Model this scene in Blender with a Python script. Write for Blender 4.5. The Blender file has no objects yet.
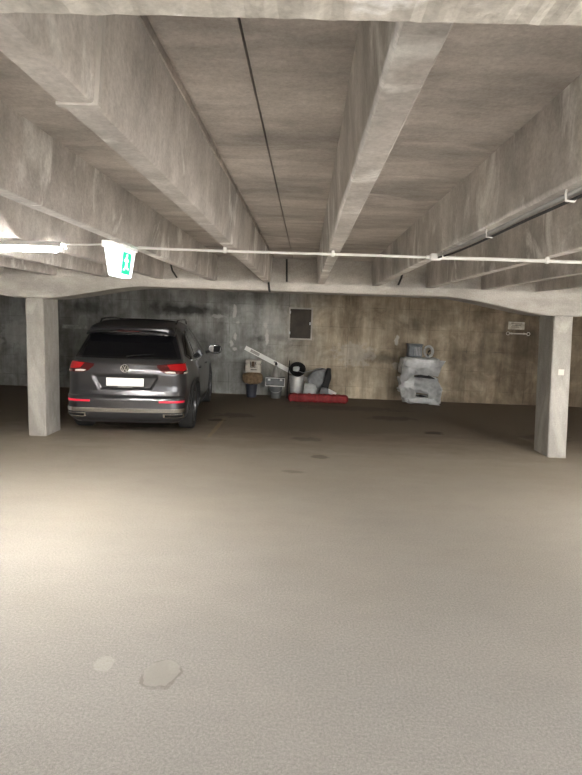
import bpy, bmesh, math, random
from mathutils import Vector, Matrix, noise
random.seed(7)
SC = bpy.context.scene
COL = SC.collection
PI = math.pi

# ------------------------------------------------------------------ materials
def mat(name, base=(.5,.5,.5), rough=.6, metal=0., emit=None, estr=0., bump=0., bscale=40., var=0., vscale=6., coat=0., spec=.5):
    m = bpy.data.materials.new(name); m.use_nodes = True
    nt = m.node_tree; b = nt.nodes['Principled BSDF']
    b.inputs['Roughness'].default_value = rough
    b.inputs['Metallic'].default_value = metal
    b.inputs['Coat Weight'].default_value = coat
    b.inputs['Specular IOR Level'].default_value = spec
    tc = nt.nodes.new('ShaderNodeTexCoord')
    if var > 0:
        n = nt.nodes.new('ShaderNodeTexNoise'); n.inputs['Scale'].default_value = vscale; n.inputs['Detail'].default_value = 5
        nt.links.new(tc.outputs['Object'], n.inputs['Vector'])
        r = nt.nodes.new('ShaderNodeValToRGB')
        r.color_ramp.elements[0].position = .3; r.color_ramp.elements[1].position = .7
        r.color_ramp.elements[0].color = tuple(c*(1-var) for c in base)+(1,)
        r.color_ramp.elements[1].color = tuple(min(1, c*(1+var)) for c in base)+(1,)
        nt.links.new(n.outputs['Fac'], r.inputs['Fac']); nt.links.new(r.outputs['Color'], b.inputs['Base Color'])
    else:
        b.inputs['Base Color'].default_value = tuple(base)+(1,)
    if emit:
        b.inputs['Emission Color'].default_value = tuple(emit)+(1,); b.inputs['Emission Strength'].default_value = estr
    if bump > 0:
        n2 = nt.nodes.new('ShaderNodeTexNoise'); n2.inputs['Scale'].default_value = bscale; n2.inputs['Detail'].default_value = 4
        nt.links.new(tc.outputs['Object'], n2.inputs['Vector'])
        bp = nt.nodes.new('ShaderNodeBump'); bp.inputs['Strength'].default_value = bump; bp.inputs['Distance'].default_value = .02
        nt.links.new(n2.outputs['Fac'], bp.inputs['Height']); nt.links.new(bp.outputs['Normal'], b.inputs['Normal'])
    return m

class NB:
    """tiny node builder for the concrete materials"""
    def __init__(s, name, rough):
        s.m = bpy.data.materials.new(name); s.m.use_nodes = True; s.nt = s.m.node_tree
        s.b = s.nt.nodes['Principled BSDF']; s.b.inputs['Roughness'].default_value = rough
        s.b.inputs['Specular IOR Level'].default_value = .3
        s.tc = s.nt.nodes.new('ShaderNodeTexCoord')
    def L(s, a, b): s.nt.links.new(a, b)
    def noise(s, scale, detail=5, stretch=(1,1,1), loc=(0,0,0), rough=.55, dist=0):
        mp = s.nt.nodes.new('ShaderNodeMapping'); mp.inputs['Scale'].default_value = stretch; mp.inputs['Location'].default_value = loc
        n = s.nt.nodes.new('ShaderNodeTexNoise'); n.inputs['Scale'].default_value = scale; n.inputs['Detail'].default_value = detail
        n.inputs['Roughness'].default_value = rough; n.inputs['Distortion'].default_value = dist
        s.L(s.tc.outputs['Object'], mp.inputs['Vector']); s.L(mp.outputs['Vector'], n.inputs['Vector'])
        return n.outputs['Fac']
    def ramp(s, fac, p0, p1, c0, c1):
        r = s.nt.nodes.new('ShaderNodeValToRGB'); e = r.color_ramp.elements
        e[0].position, e[1].position = p0, p1
        e[0].color = tuple(c0)+(1,) if len(c0) == 3 else c0; e[1].color = tuple(c1)+(1,) if len(c1) == 3 else c1
        s.L(fac, r.inputs['Fac']); return r.outputs['Color']
    def g(s, fac, p0, p1, v0=0., v1=1.): return s.ramp(fac, p0, p1, (v0,)*3, (v1,)*3)
    def mix(s, a, b, fac, mode='MIX'):
        x = s.nt.nodes.new('ShaderNodeMix'); x.data_type = 'RGBA'; x.blend_type = mode
        for sock, v in ((x.inputs[6], a), (x.inputs[7], b)):
            if isinstance(v, tuple): sock.default_value = v+(1,)
            else: s.L(v, sock)
        if isinstance(fac, (int, float)): x.inputs[0].default_value = fac
        else: s.L(fac, x.inputs[0])
        return x.outputs[2]
    def math(s, op, a, b=None, clamp=False):
        x = s.nt.nodes.new('ShaderNodeMath'); x.operation = op; x.use_clamp = clamp
        for sock, v in ((x.inputs[0], a), (x.inputs[1], b)):
            if v is None: continue
            if isinstance(v, (int, float)): sock.default_value = v
            else: s.L(v, sock)
        return x.outputs[0]
    def xyz(s):
        x = s.nt.nodes.new('ShaderNodeSeparateXYZ'); s.L(s.tc.outputs['Object'], x.inputs[0]); return x.outputs
    def blob(s, cx, cy, rx, ry, edge=.25, wob=.35, ax=(0,1), scale=6):
        """1 inside a ragged ellipse drawn on two object axes, 0 outside"""
        o = s.xyz()
        u = s.math('DIVIDE', s.math('SUBTRACT', o[ax[0]], cx), rx); v = s.math('DIVIDE', s.math('SUBTRACT', o[ax[1]], cy), ry)
        d = s.math('SQRT', s.math('ADD', s.math('MULTIPLY', u, u), s.math('MULTIPLY', v, v)))
        n = s.math('MULTIPLY', s.math('SUBTRACT', s.noise(scale, 4), .5), wob*4)
        return s.g(s.math('ADD', d, n), 1-edge, 1+edge, 1., 0.)
    def finish(s, color, bump=None, strength=.3, dist=.01):
        s.L(color, s.b.inputs['Base Color'])
        if bump is not None:
            bp = s.nt.nodes.new('ShaderNodeBump'); bp.inputs['Strength'].default_value = strength; bp.inputs['Distance'].default_value = dist
            s.L(bump, bp.inputs['Height']); s.L(bp.outputs['Normal'], s.b.inputs['Normal'])
        return s.m

def concrete(name, c, var=.25, streak=(1,1,1), pale=0., rough=.85, off=0.):
    n = NB(name, rough)
    lo = tuple(x*(1-var) for x in c); hi = tuple(min(1, x*(1+var)) for x in c)
    col = n.ramp(n.noise(1.6, 7, streak, (off,0,0), .62), .34, .66, lo, hi)
    col = n.mix(col, n.ramp(n.noise(9, 6, streak, (off,3,0), .6), .3, .7, (.62,.60,.57), (1.,1.,1.)), .55, 'MULTIPLY')
    if pale > 0:
        col = n.mix(col, tuple(min(1, x*1.75) for x in c), n.math('MULTIPLY', n.g(n.noise(2.3, 5, streak, (5+off,1,7), .6, .8), .56, .68), pale))
    fine = n.noise(60, 5, rough=.75)
    col = n.mix(col, n.g(fine, .35, .65, .72, 1.12), .6, 'MULTIPLY')
    return n.finish(col, n.noise(35, 6), .35, .01)

def floor_material():
    n = NB('floor_concrete', .8)
    base = n.ramp(n.noise(.55, 6, (1,1.4,1), (3,1,0), .6), .35, .65, (.36,.325,.275), (.45,.41,.355))
    base = n.mix(base, n.ramp(n.noise(3.2, 7, (.7,1.6,1), (0,0,0), .65), .3, .7, (.74,.72,.70), (1,1,1)), .6, 'MULTIPLY')
    # greyer close to the camera, browner further in, dark towards the back wall
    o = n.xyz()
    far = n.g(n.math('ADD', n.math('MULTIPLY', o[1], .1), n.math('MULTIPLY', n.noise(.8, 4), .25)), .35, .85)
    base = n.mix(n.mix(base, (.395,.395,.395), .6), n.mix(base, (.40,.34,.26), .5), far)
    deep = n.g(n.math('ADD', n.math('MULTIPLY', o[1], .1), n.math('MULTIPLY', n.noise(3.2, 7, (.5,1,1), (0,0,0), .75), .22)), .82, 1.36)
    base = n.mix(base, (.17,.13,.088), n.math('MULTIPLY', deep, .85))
    grain = n.noise(75, 6, rough=.8)
    base = n.mix(base, n.g(grain, .36, .64, .62, 1.15), .75, 'MULTIPLY')
    grit = n.noise(210, 3, rough=.8)
    base = n.mix(base, n.g(grit, .36, .64, .68, 1.12), .7, 'MULTIPLY')
    # oil and damp spots on the slab
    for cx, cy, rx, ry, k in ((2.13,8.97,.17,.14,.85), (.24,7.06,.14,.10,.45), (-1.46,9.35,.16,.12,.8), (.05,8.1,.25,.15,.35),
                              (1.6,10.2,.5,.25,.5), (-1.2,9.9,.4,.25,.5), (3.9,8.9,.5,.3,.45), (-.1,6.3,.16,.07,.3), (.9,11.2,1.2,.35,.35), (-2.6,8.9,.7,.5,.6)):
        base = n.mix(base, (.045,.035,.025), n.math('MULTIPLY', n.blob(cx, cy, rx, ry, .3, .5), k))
    # filled patches in the foreground
    p = n.blob(-.645, 2.545, .088, .105, .03, .22, scale=9); pe = n.blob(-.645, 2.540, .100, .120, .06, .22, scale=9)
    base = n.mix(base, (.19,.175,.15), n.math('MULTIPLY', n.math('MULTIPLY', pe, n.g(n.noise(7, 3), .40, .55, .1, 1.)), .6))
    base = n.mix(base, (.40,.385,.355), n.math('MULTIPLY', p, .6))
    base = n.mix(base, (.50,.48,.45), n.math('MULTIPLY', n.blob(-.945, 2.60, .05, .075, .12, .3, scale=9), .35))
    # worn yellow bay line
    ln = n.blob(-1.36, 8.7, .045, .95, .3, .3, scale=14)
    base = n.mix(base, (.45,.33,.16), n.math('MULTIPLY', ln, .25))
    h = n.math('ADD', n.math('MULTIPLY', grain, .6), n.math('MULTIPLY', grit, .5))
    h = n.math('ADD', h, n.math('MULTIPLY', p, .25))
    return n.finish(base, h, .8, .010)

def wall_material():
    n = NB('wall_concrete', .88)
    o = n.xyz()
    blue = n.ramp(n.noise(1.1, 7, (1,1,1.3), (2,0,0), .62), .33, .67, (.29,.295,.28), (.52,.53,.51))  # bluish cast of light on the left, put into the concrete colour
    brown = n.ramp(n.noise(1.1, 7, (1,1,1.3), (9,0,0), .62), .33, .67, (.36,.30,.22), (.66,.575,.44))
    side = n.g(n.math('ADD', n.math('MULTIPLY', o[0], .25), n.math('MULTIPLY', n.noise(1.2, 4), .5)), .02, .38)
    col = n.mix(blue, brown, side)
    # deeper-toned stretch of wall towards the right-hand corner
    darker = n.g(n.math('ADD', n.math('MULTIPLY', o[0], .12), n.math('MULTIPLY', n.noise(1.7, 6), .5)), .55, .82)
    col = n.mix(col, (.46,.42,.38), n.math('MULTIPLY', darker, .9), 'MULTIPLY')
    # vertical run-down staining
    col = n.mix(col, n.ramp(n.noise(4.2, 6, (1,1,.13), (1,0,4), .66), .36, .62, (.40,.36,.32), (1.1,1.09,1.07)), .62, 'MULTIPLY')
    col = n.mix(col, n.ramp(n.noise(2.1, 6, (1,1,.8), (4,0,4), .7, .6), .42, .60, (.45,.43,.40), (1,1,1)), .55, 'MULTIPLY')
    # board marks and lift lines of the formwork
    def line(axis, pitch, shift, w):
        f = n.math('FRACT', n.math('ADD', n.math('DIVIDE', o[axis], pitch), shift))
        return n.math('LESS_THAN', f, w)
    ln = n.math('MAXIMUM', line(2, .445, .40, .022), line(0, 1.34, .3, .012))
    ln = n.math('MULTIPLY', ln, n.g(n.noise(3, 3), .38, .6, .0, .42))
    col = n.mix(col, (.03,.026,.022), ln)
    # shade on wall top above the car put into the colour, dark patches
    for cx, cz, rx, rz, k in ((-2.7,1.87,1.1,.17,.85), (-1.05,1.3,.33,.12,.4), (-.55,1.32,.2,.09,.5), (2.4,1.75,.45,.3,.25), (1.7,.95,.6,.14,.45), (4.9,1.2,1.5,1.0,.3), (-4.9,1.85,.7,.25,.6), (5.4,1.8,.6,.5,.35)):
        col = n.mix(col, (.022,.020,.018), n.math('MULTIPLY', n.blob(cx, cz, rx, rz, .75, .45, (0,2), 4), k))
    # scraped plaster and pale efflorescence marks
    for cx, cz, rx, rz, k in ((-1.62,1.87,.05,.17,.75), (-1.55,1.62,.05,.05,.6), (-1.6,1.30,.04,.10,.8), (-1.68,1.15,.05,.07,.8), (-1.6,1.02,.06,.05,.8), (-.93,1.58,.05,.08,.7),
                              (-.88,1.33,.045,.17,.8), (-2.0,1.75,.2,.05,.4), (2.05,1.35,.06,.12,.5), (2.3,.8,.4,.12,.25), (-6.6,1.2,.5,.3,.3), (-.7,1.5,.5,.5,.18), (1.1,1.0,.5,.3,.25)):
        col = n.mix(col, (.66,.64,.60), n.math('MULTIPLY', n.blob(cx, cz, rx, rz, .35, .5, (0,2), 11), k))
    col = n.mix(col, n.g(n.noise(90, 3), .25, .75, .85, 1.1), .6, 'MULTIPLY')
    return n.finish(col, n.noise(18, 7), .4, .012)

M = {}
M['floor'] = floor_material()
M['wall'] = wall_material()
M['slab'] = concrete('slab_concrete', (.55,.51,.475), .34, (.6,1.3,1), .35)
M['rib'] = concrete('rib_concrete', (.61,.58,.55), .30, (1,1.3,.85), .75, off=4.)
M['beam'] = concrete('beam_concrete', (.44,.42,.385), .24, (.5,1,1), .3, off=8.)
M['column'] = concrete('column_concrete', (.37,.355,.325), .18, (1,1,.4), .35, off=2.)
M['peel'] = concrete('peeling_painted_concrete', (.66,.64,.59), .32, (3,3,3), .9, off=12.)
M['seam'] = mat('lime_seam', (.60,.575,.54), .9, bump=.3)
M['white_pipe'] = mat('white_pipe', (.80,.80,.77), .45)
M['black_cable'] = mat('black_cable', (.02,.02,.02), .6)
M['galv'] = mat('galvanised_steel', (.55,.56,.56), .42, .9, var=.15)
M['tube'] = mat('lamp_tube', (1,1,1), .5, emit=(1.,.95,.88), estr=170.)
M['lamp_body'] = mat('lamp_body_white', (.8,.8,.78), .4)
M['sign_lit'] = mat('sign_lit_white', (.9,.9,.9), .4, emit=(.97,1.,.96), estr=.75)
M['sign_green'] = mat('sign_lit_green', (.0,.45,.25), .4, emit=(.01,.50,.25), estr=.5)
M['sign_body'] = mat('sign_body_white', (.92,.92,.90), .4, emit=(1,1,.97), estr=.12)

# ------------------------------------------------------------------ mesh helpers
def obj(name, bm, m, parent=None, smooth=False, kind=None, label=None):
    me = bpy.data.meshes.new(name); bmesh.ops.recalc_face_normals(bm, faces=bm.faces); bm.to_mesh(me); bm.free()
    for x in (m if isinstance(m, (list, tuple)) else [m]): me.materials.append(x)
    if smooth:
        for p in me.polygons: p.use_smooth = True
        try: me.set_sharp_from_angle(angle=math.radians(38))
        except Exception: pass
    o = bpy.data.objects.new(name, me); COL.objects.link(o)
    if parent: o.parent = parent
    if kind: o['kind'] = kind
    if label: o['label'] = label
    return o

def tag(o, label, cat, group=None):
    o['label'] = label; o['category'] = cat
    if group: o['group'] = group
    return o

def thing(name, label, cat, loc=(0,0,0), rz=0., group=None):
    o = bpy.data.objects.new(name, None); COL.objects.link(o); o.empty_display_size = .1
    o.location = loc; o.rotation_euler = (0,0,rz)
    return tag(o, label, cat, group)

def box(bm, x0, x1, y0, y1, z0, z1, bev=0., seg=2, mtx=None):
    r = bmesh.ops.create_cube(bm, size=1.)
    vs = r['verts']
    for v in vs:
        v.co = Vector(((x0+x1)/2 + v.co.x*(x1-x0), (y0+y1)/2 + v.co.y*(y1-y0), (z0+z1)/2 + v.co.z*(z1-z0)))
    if bev > 0:
        es = list({e for v in vs for e in v.link_edges})
        q = bmesh.ops.bevel(bm, geom=es, offset=bev, segments=seg, affect='EDGES', profile=.5)
        vs = list({v for f in q['faces'] for v in f.verts} | {v for v in vs if v.is_valid})
    if mtx is not None:
        for v in vs: v.co = mtx @ v.co
    return vs

def B(*a, **k):
    bm = bmesh.new(); box(bm, *a, **k); return bm

def tube(bm, pts, r, n=10, cap=True):
    pts = [Vector(p) for p in pts]; rings = []
    rr = r if isinstance(r, (list, tuple)) else [r]*len(pts)
    for i, p in enumerate(pts):
        d = (pts[min(i+1, len(pts)-1)] - pts[max(i-1, 0)]).normalized()
        a = Vector((0,0,1)) if abs(d.z) < .9 else Vector((1,0,0))
        u = d.cross(a).normalized(); w = d.cross(u)
        rings.append([bm.verts.new(p + (u*math.cos(2*PI*k/n) + w*math.sin(2*PI*k/n))*rr[i]) for k in range(n)])
    for a, b in zip(rings, rings[1:]):
        for k in range(n): bm.faces.new((a[k], a[(k+1)%n], b[(k+1)%n], b[k]))
    if cap: bm.faces.new(rings[0]); bm.faces.new(rings[-1])
    return bm

def T(*a, **k): return tube(bmesh.new(), *a, **k)

def lathe(prof, n=28, mtx=None, bm=None, closed=False):
    """prof: (radius, height) pairs about z"""
    bm = bm or bmesh.new(); rings = []
    for r, z in prof:
        if r < 1e-5: v = bm.verts.new((0,0,z)); rings.append([v]*n)
        else: rings.append([bm.verts.new((r*math.cos(2*PI*k/n), r*math.sin(2*PI*k/n), z)) for k in range(n)])
    prs = list(zip(rings, rings[1:])) + ([(rings[-1], rings[0])] if closed else [])
    for a, b in prs:
        for k in range(n):
            q = []
            for v in (a[k], a[(k+1)%n], b[(k+1)%n], b[k]):
                if v not in q: q.append(v)
            if len(q) > 2: bm.faces.new(q)
    if mtx is not None:
        for ring in rings:
            for v in set(ring): v.tag = True
        for v in bm.verts:
            if v.tag: v.co = mtx @ v.co; v.tag = False
    return bm

def extrude_xz(poly, y0, y1, bm=None):
    bm = bm or bmesh.new()
    a = [bm.verts.new((x, y0, z)) for x, z in poly]; b = [bm.verts.new((x, y1, z)) for x, z in poly]
    bm.faces.new(a); bm.faces.new(b[::-1]); n = len(a)
    for i in range(n): bm.faces.new((a[i], b[i], b[(i+1)%n], a[(i+1)%n]))
    return bm

def extrude_yz(poly, x0, x1, bm=None):
    bm = bm or bmesh.new()
    a = [bm.verts.new((x0, y, z)) for y, z in poly]; b = [bm.verts.new((x1, y, z)) for y, z in poly]
    bm.faces.new(a); bm.faces.new(b[::-1]); n = len(a)
    for i in range(n): bm.faces.new((a[i], b[i], b[(i+1)%n], a[(i+1)%n]))
    return bm

def merge(parts):
    bm = bmesh.new()
    for p in parts:
        me = bpy.data.meshes.new('t'); p.to_mesh(me); p.free(); bm.from_mesh(me); bpy.data.meshes.remove(me)
    return bm

def interp(keys, z):
    if z <= keys[0][0]: return keys[0][1]
    for (a, va), (b, vb) in zip(keys, keys[1:]):
        if z <= b:
            return va + (vb-va)*(z-a)/(b-a)
    return keys[-1][1]

# ------------------------------------------------------------------ the deck
XL, XR, YB, YF = -11., 11., -4., 12.7
ZR, ZS = 2.22, 2.54           # underside of the ribs, underside of the slab
obj('floor', B(XL, XR, YB, YF, -.2, 0), M['floor'], kind='structure')
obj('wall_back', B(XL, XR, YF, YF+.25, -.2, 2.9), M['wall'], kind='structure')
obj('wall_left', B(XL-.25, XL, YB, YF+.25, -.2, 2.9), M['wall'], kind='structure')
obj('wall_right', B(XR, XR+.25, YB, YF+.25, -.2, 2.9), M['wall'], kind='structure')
# unseen side: opening over kerb added for frontal daylight, left closed to steer it
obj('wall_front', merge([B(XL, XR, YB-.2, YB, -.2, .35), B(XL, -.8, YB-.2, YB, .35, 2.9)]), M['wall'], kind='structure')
obj('ground', B(-30, 30, -30, YB-.2, -.3, -.1), M['slab'], kind='structure')  # unseen outside ground, added bright to bounce light up to the ceiling

# slab: precast panels with open joints midway between the ribs and beside one of them
RIB0, PITCH_R = .173, .717
cuts = [XL] + [RIB0 + PITCH_R*(k+.5) - .025 for k in range(-15, 15, 2)] + [-.462] + [XR]
cuts = sorted(cuts)
bm = bmesh.new()
for a, b in zip(cuts, cuts[1:]):
    box(bm, a+(.014 if abs(a+.462) < .01 else .004), b-(.014 if abs(b+.462) < .01 else .004), YB, YF, ZS, ZS+.16)
box(bm, XL, XR, YB, YF, ZS+.03, ZS+.2)
ceiling = obj('ceiling', bm, M['slab'], kind='structure')

def rough(bm, amp, sc, z_only=False):
    for v in bm.verts:
        n = noise.noise_vector(v.co*sc)
        if z_only: v.co.z += n.z*amp
        else: v.co += n*amp

def rib_mesh(xc, y0, y1):
    bm = bmesh.new()
    prof = [(-.062,ZS+.01), (-.041,ZR+.007), (-.035,ZR), (.039,ZR), (.045,ZR+.007), (.064,ZS+.01)]
    N = 40; rings = []
    for i in range(N+1):
        y = y0 + (y1-y0)*i/N
        rings.append([bm.verts.new((xc+px+noise.noise(Vector((xc,y*1.3,pz*3)))*.004, y, pz+noise.noise(Vector((xc*3,y*2,px*9)))*.003)) for px, pz in prof])
    for a, b in zip(rings, rings[1:]):
        for k in range(5): bm.faces.new((a[k], a[k+1], b[k+1], b[k]))
    bm.faces.new(rings[0]); bm.faces.new(rings[-1])
    for f in (0, -1): pass
    return bm
ribs = {}
for k in range(-14, 15):
    xc = RIB0 + PITCH_R*k
    ribs[k] = obj('ceiling_rib', rib_mesh(xc, .70, 7.60), M['rib'], ceiling, smooth=True)
# lime seam running across and up the rib left of the camera
xb = RIB0 - PITCH_R
bm = bmesh.new()
box(bm, xb-.045, xb+.053, 1.328, 1.346, ZR-.004, ZR+.0035)
extrude_xz([(xb+.041,ZR+.004), (xb+.0535,ZR+.004), (xb+.0735,ZS), (xb+.058,ZS)], 1.327, 1.347, bm)
obj('lime_seam', bm, M['seam'], ribs[-1], label='pale seam across the rib')

# far beam with haunches over its columns
COLX = (-3.712, 3.40)
def soffit(x):
    """underside of the far beam: flat in mid-span and haunched down to each column"""
    d = min(abs(x-c-p) for c, p in zip(COLX, (0, -.03)))
    t = min(1, max(0, (1.50-d)/1.33)); t = t*t*(3-2*t)*.5 + t*.5
    return 2.11 - .20*t
def long_beam(y0, y1, ztop, fn, N=180, x0=XL, x1=XR, rag=0.):
    bm = bmesh.new(); rings = []
    for i in range(N+1):
        x = x0 + (x1-x0)*i/N; zb = fn(x)
        j1 = rag*(noise.noise(Vector((x*9,1,0)))+.6*noise.noise(Vector((x*31,2,0)))); j2 = rag*(noise.noise(Vector((x*8,7,0)))+.6*noise.noise(Vector((x*35,5,0))))
        ym = (y0+y1)/2
        pts = [(y0,ztop), (y0,zb+.012), (y0+.012,zb+j1*.3), (ym,zb+j1*.3), (y1-.012+j2,zb+j2*.4), (y1+j2*.5,zb+.012+abs(j2)), (y1,ztop)]
        rings.append([bm.verts.new((x,y,z)) for y, z in pts])
    n = len(rings[0])
    for a, b in zip(rings, rings[1:]):
        for k in range(n): bm.faces.new((a[k], a[(k+1)%n], b[(k+1)%n], b[k]))
    bm.faces.new(rings[0]); bm.faces.new(rings[-1][::-1])
    return bm
fb = thing('concrete_beam', 'long concrete beam with haunches resting on the two square columns', 'beam', (0,7.5,1.9))
o = obj('beam_flange', long_beam(0, .60, 2.215-1.9, lambda x: soffit(x)-1.9), M['beam'], fb, smooth=True)
bm = B(XL, XR, .045, .55, 2.215-1.9, ZS-1.9+.02)
obj('beam_web', bm, M['beam'], fb)
nb = tag(obj('concrete_beam', long_beam(.10, .738, ZS+.02, lambda x: 2.11, N=1400, x0=-5.5, x1=5.5, rag=.026), M['peel'], smooth=False),
         'pale concrete beam with flaking edge crossing the very top of the photo', 'beam')

def column(cx, lean, label, y0=7.55, dy=.47, w=.25):
    c = thing('concrete_column', label, 'column', (cx, y0, 0))
    bm = bmesh.new(); N = 16; rings = []
    zt = 1.945
    for i in range(N+1):
        z = zt*i/N; x = lean*z/zt
        ch = .012; pts = [(-w/2+ch,0),(w/2-ch,0),(w/2,ch),(w/2,dy-ch),(w/2-ch,dy),(-w/2+ch,dy),(-w/2,dy-ch),(-w/2,ch)]
        j = noise.noise(Vector((cx,z*2,0)))*.004
        rings.append([bm.verts.new((px+x+j, py+j, z)) for px, py in pts])
    for a, b in zip(rings, rings[1:]):
        for k in range(8): bm.faces.new((a[k], a[(k+1)%8], b[(k+1)%8], b[k]))
    bm.faces.new(rings[0]); bm.faces.new(rings[-1])
    obj('shaft', bm, M['column'], c)
    return c
column(-3.712, -.01, 'square concrete column left of the parked car', y0=7.62)
column(3.475, -.085, 'square concrete column on the right, with a small white sticker')
M['sticker'] = mat('sticker_white', (.62,.60,.54), .5)
tag(obj('sticker', B(3.385, 3.462, 7.540, 7.5485, 1.13, 1.208, bev=.003), M['sticker']), 'small blank white square sticker on the right column', 'sticker')

# ------------------------------------------------------------------ conduits and cables under the ribs
YC, ZC = 3.90, 2.196
pr = thing('white_conduit', 'thin white conduit crossing under the ceiling ribs, right of the exit sign', 'conduit', (0,YC,ZC))
obj('pipe', T([(-1.17,.0,.003)]+[(x,0,noise.noise(Vector((x,0,0)))*.003) for x in (-.9,-.55,-.1,.13,.5,.80)], .0095, 10), M['white_pipe'], pr, smooth=True)
obj('pipe', T([(.84,0,0),(1.3,0,.002),(2.0,0,0),(3.2,0,.0),(3.64,0,0)], .012, 10), M['white_pipe'], pr, smooth=True)
for x in (RIB0-PITCH_R-.03, RIB0-.01, RIB0+2*PITCH_R, RIB0+3*PITCH_R, RIB0+4*PITCH_R):
    bm = B(x-.011, x+.011, -.015, .015, -.016, .028, bev=.004)
    obj('clamp', bm, M['white_pipe'], pr)
jb = thing('junction_box', 'small white junction box where the two conduits meet', 'junction box', (.852, YC-.02, ZC))
obj('box_body', B(-.036, .036, -.03, .03, -.022, .024, bev=.006), M['white_pipe'], jb)
obj('box_lid', B(-.030, .030, -.034, -.029, -.018, .019, bev=.002), M['white_pipe'], jb)
for s in (-1, 1): obj('cable_gland', T([(s*.034,0,0),(s*.06,0,0)], .014, 12), M['white_pipe'], jb, smooth=True)

pr2 = thing('white_conduit', 'grey-white conduit running towards the camera along a rib, clipped by hooks', 'conduit', (.885, YC, 2.205))
obj('pipe', T([(-.02,-.06,0),(-.005,-.3,0),(0,-.8,-.002),(0,-1.5,0),(0,-2.1,.001),(0,-3.2,0)], .009, 10), M['galv'], pr2, smooth=True)
obj('cable', T([(-.02,-.06,-.014),(.012,-.3,-.014),(.014,-.8,-.018),(.012,-1.5,-.014),(.012,-2.1,-.016),(.012,-3.2,-.014)], .006, 8), M['black_cable'], pr2, smooth=True, label='black cable strapped below')
for dy in (-.16, -1.05, -1.9):
    obj('hook', T([(-.016,dy,.018),(-.018,dy,.002),(-.016,dy,-.022),(.012,dy,-.024),(.018,dy,-.016)], .004, 8), M['white_pipe'], pr2, smooth=True)

tag(obj('cable', T([(-1.70,YC,2.205),(-1.6,YC,2.207),(-1.5,YC-.01,2.208),(-1.42,YC,2.214)], .006, 8), M['white_pipe'], smooth=True), 'thin white cable between the lit lamp and the exit sign', 'cable')
tag(obj('cable', T([(-1.262,YC+.14,2.215),(-1.24,YC+.12,2.217),(-1.21,YC+.05,2.205),(-1.165,YC,2.198)], .006, 8), M['white_pipe'], smooth=True), 'short bent white cable from the exit sign to the conduit', 'cable')
tag(obj('drop_cable', T([(-.53,7.48,2.52),(-.53,7.475,2.3),(-.515,7.48,2.20),(-.50,7.485,2.09)], .013, 8), M['black_cable'], smooth=True), 'long dark cable hanging down across the far beam', 'cable')
tag(obj('drop_cable', T([(-.29,7.52,2.53),(-.285,7.52,2.4),(-.28,7.515,2.235)], .012, 8), M['black_cable'], smooth=True), 'dark cable ending at top of the far beam, right of the long one', 'cable')
tag(obj('cable_stub', T([(1.235,7.50,2.42),(1.225,7.505,2.34),(1.19,7.52,2.24)], .014, 8), M['black_cable'], smooth=True), 'short black cable stub above the far beam on the right', 'cable')
tag(obj('cable_stub', T([(-1.82,7.50,2.41),(-1.80,7.505,2.33),(-1.74,7.52,2.24)], .011, 8), M['black_cable'], smooth=True), 'short black cable stub above the far beam on the left', 'cable')

# ------------------------------------------------------------------ lamps
def lamp(x, y, label, group=None, length=1.3):
    t = thing('tube_lamp', label, 'ceiling lamp', (x, y, 2.185), 0, group)
    h = length/2
    obj('housing', extrude_yz([(-.062,-.004),(-.03,.034),(.03,.034),(.062,-.004),(.056,-.004),(.027,.026),(-.027,.026),(-.056,-.004)], -h, h), M['lamp_body'], t)
    for hx in (-.4, .4): obj('hanger', B(hx-.012, hx+.012, -.012, .012, .030, .036), M['galv'], t)
    obj('tube', T([(-h+.03,0,-.010),(-h+.05,0,-.010),(h-.05,0,-.010),(h-.02,0,-.010)], [.018,.026,.026,.018], 14), M['tube'], t, smooth=True)
    for s in (-1, 1): obj('end_cap', B(s*(h-.015)-.015, s*(h-.015)+.015, -.024, .024, -.036, .014, bev=.005), M['lamp_body'], t)
    return t
lamp(-1.69-.65, YC, 'lit white tube lamp at the left edge, beside the exit sign')
lamp(4.3, YC, 'lit tube lamp on the conduit beyond the right edge')
lamp(2.2, -1.6, 'lit tube lamp in the bay behind the camera')

# exit sign
ex = thing('exit_sign', 'lit white exit sign with green running figure hanging beside the tube lamp', 'exit sign', (-1.345, 3.88, 2.20))
obj('housing', B(-.075, .075, 0, .34, -.003, .042, bev=.004), M['sign_body'], ex)
def wedge(zt, zb, wt, wb, y0t, y1t, y0b, y1b):
    bm = bmesh.new()
    v = [bm.verts.new(p) for p in ((-wt,y0t,zt),(wt,y0t,zt),(wt,y1t,zt),(-wt,y1t,zt),(-wb,y0b,zb),(wb,y0b,zb),(wb,y1b,zb),(-wb,y1b,zb))]
    for f in ((0,1,2,3),(7,6,5,4),(0,4,5,1),(1,5,6,2),(2,6,7,3),(3,7,4,0)): bm.faces.new([v[i] for i in f])
    bmesh.ops.bevel(bm, geom=list(bm.edges), offset=.006, segments=2, affect='EDGES')
    return bm
dif = obj('diffuser', wedge(-.004, -.195, .062, .040, .012, .325, .03, .30), M['sign_lit'], ex)
def side_x(z): return .062 + (.040-.062)*(z+.004)/(-.191)
def side_patch(poly, off, thick=.0015):
    """polygon given in (y, z) laid on the sloping right face of the sign"""
    bm = bmesh.new()
    a = [bm.verts.new((side_x(z)+off, y, z)) for y, z in poly]; b = [bm.verts.new((side_x(z)+off-thick, y, z)) for y, z in poly]
    bm.faces.new(a); bm.faces.new(b[::-1]); n = len(a)
    for i in range(n): bm.faces.new((a[i], b[i], b[(i+1)%n], a[(i+1)%n]))
    return bm
obj('green_panel', side_patch([(.050,-.026),(.235,-.026),(.235,-.176),(.050,-.176)], .002), M['sign_green'], dif)
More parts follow.
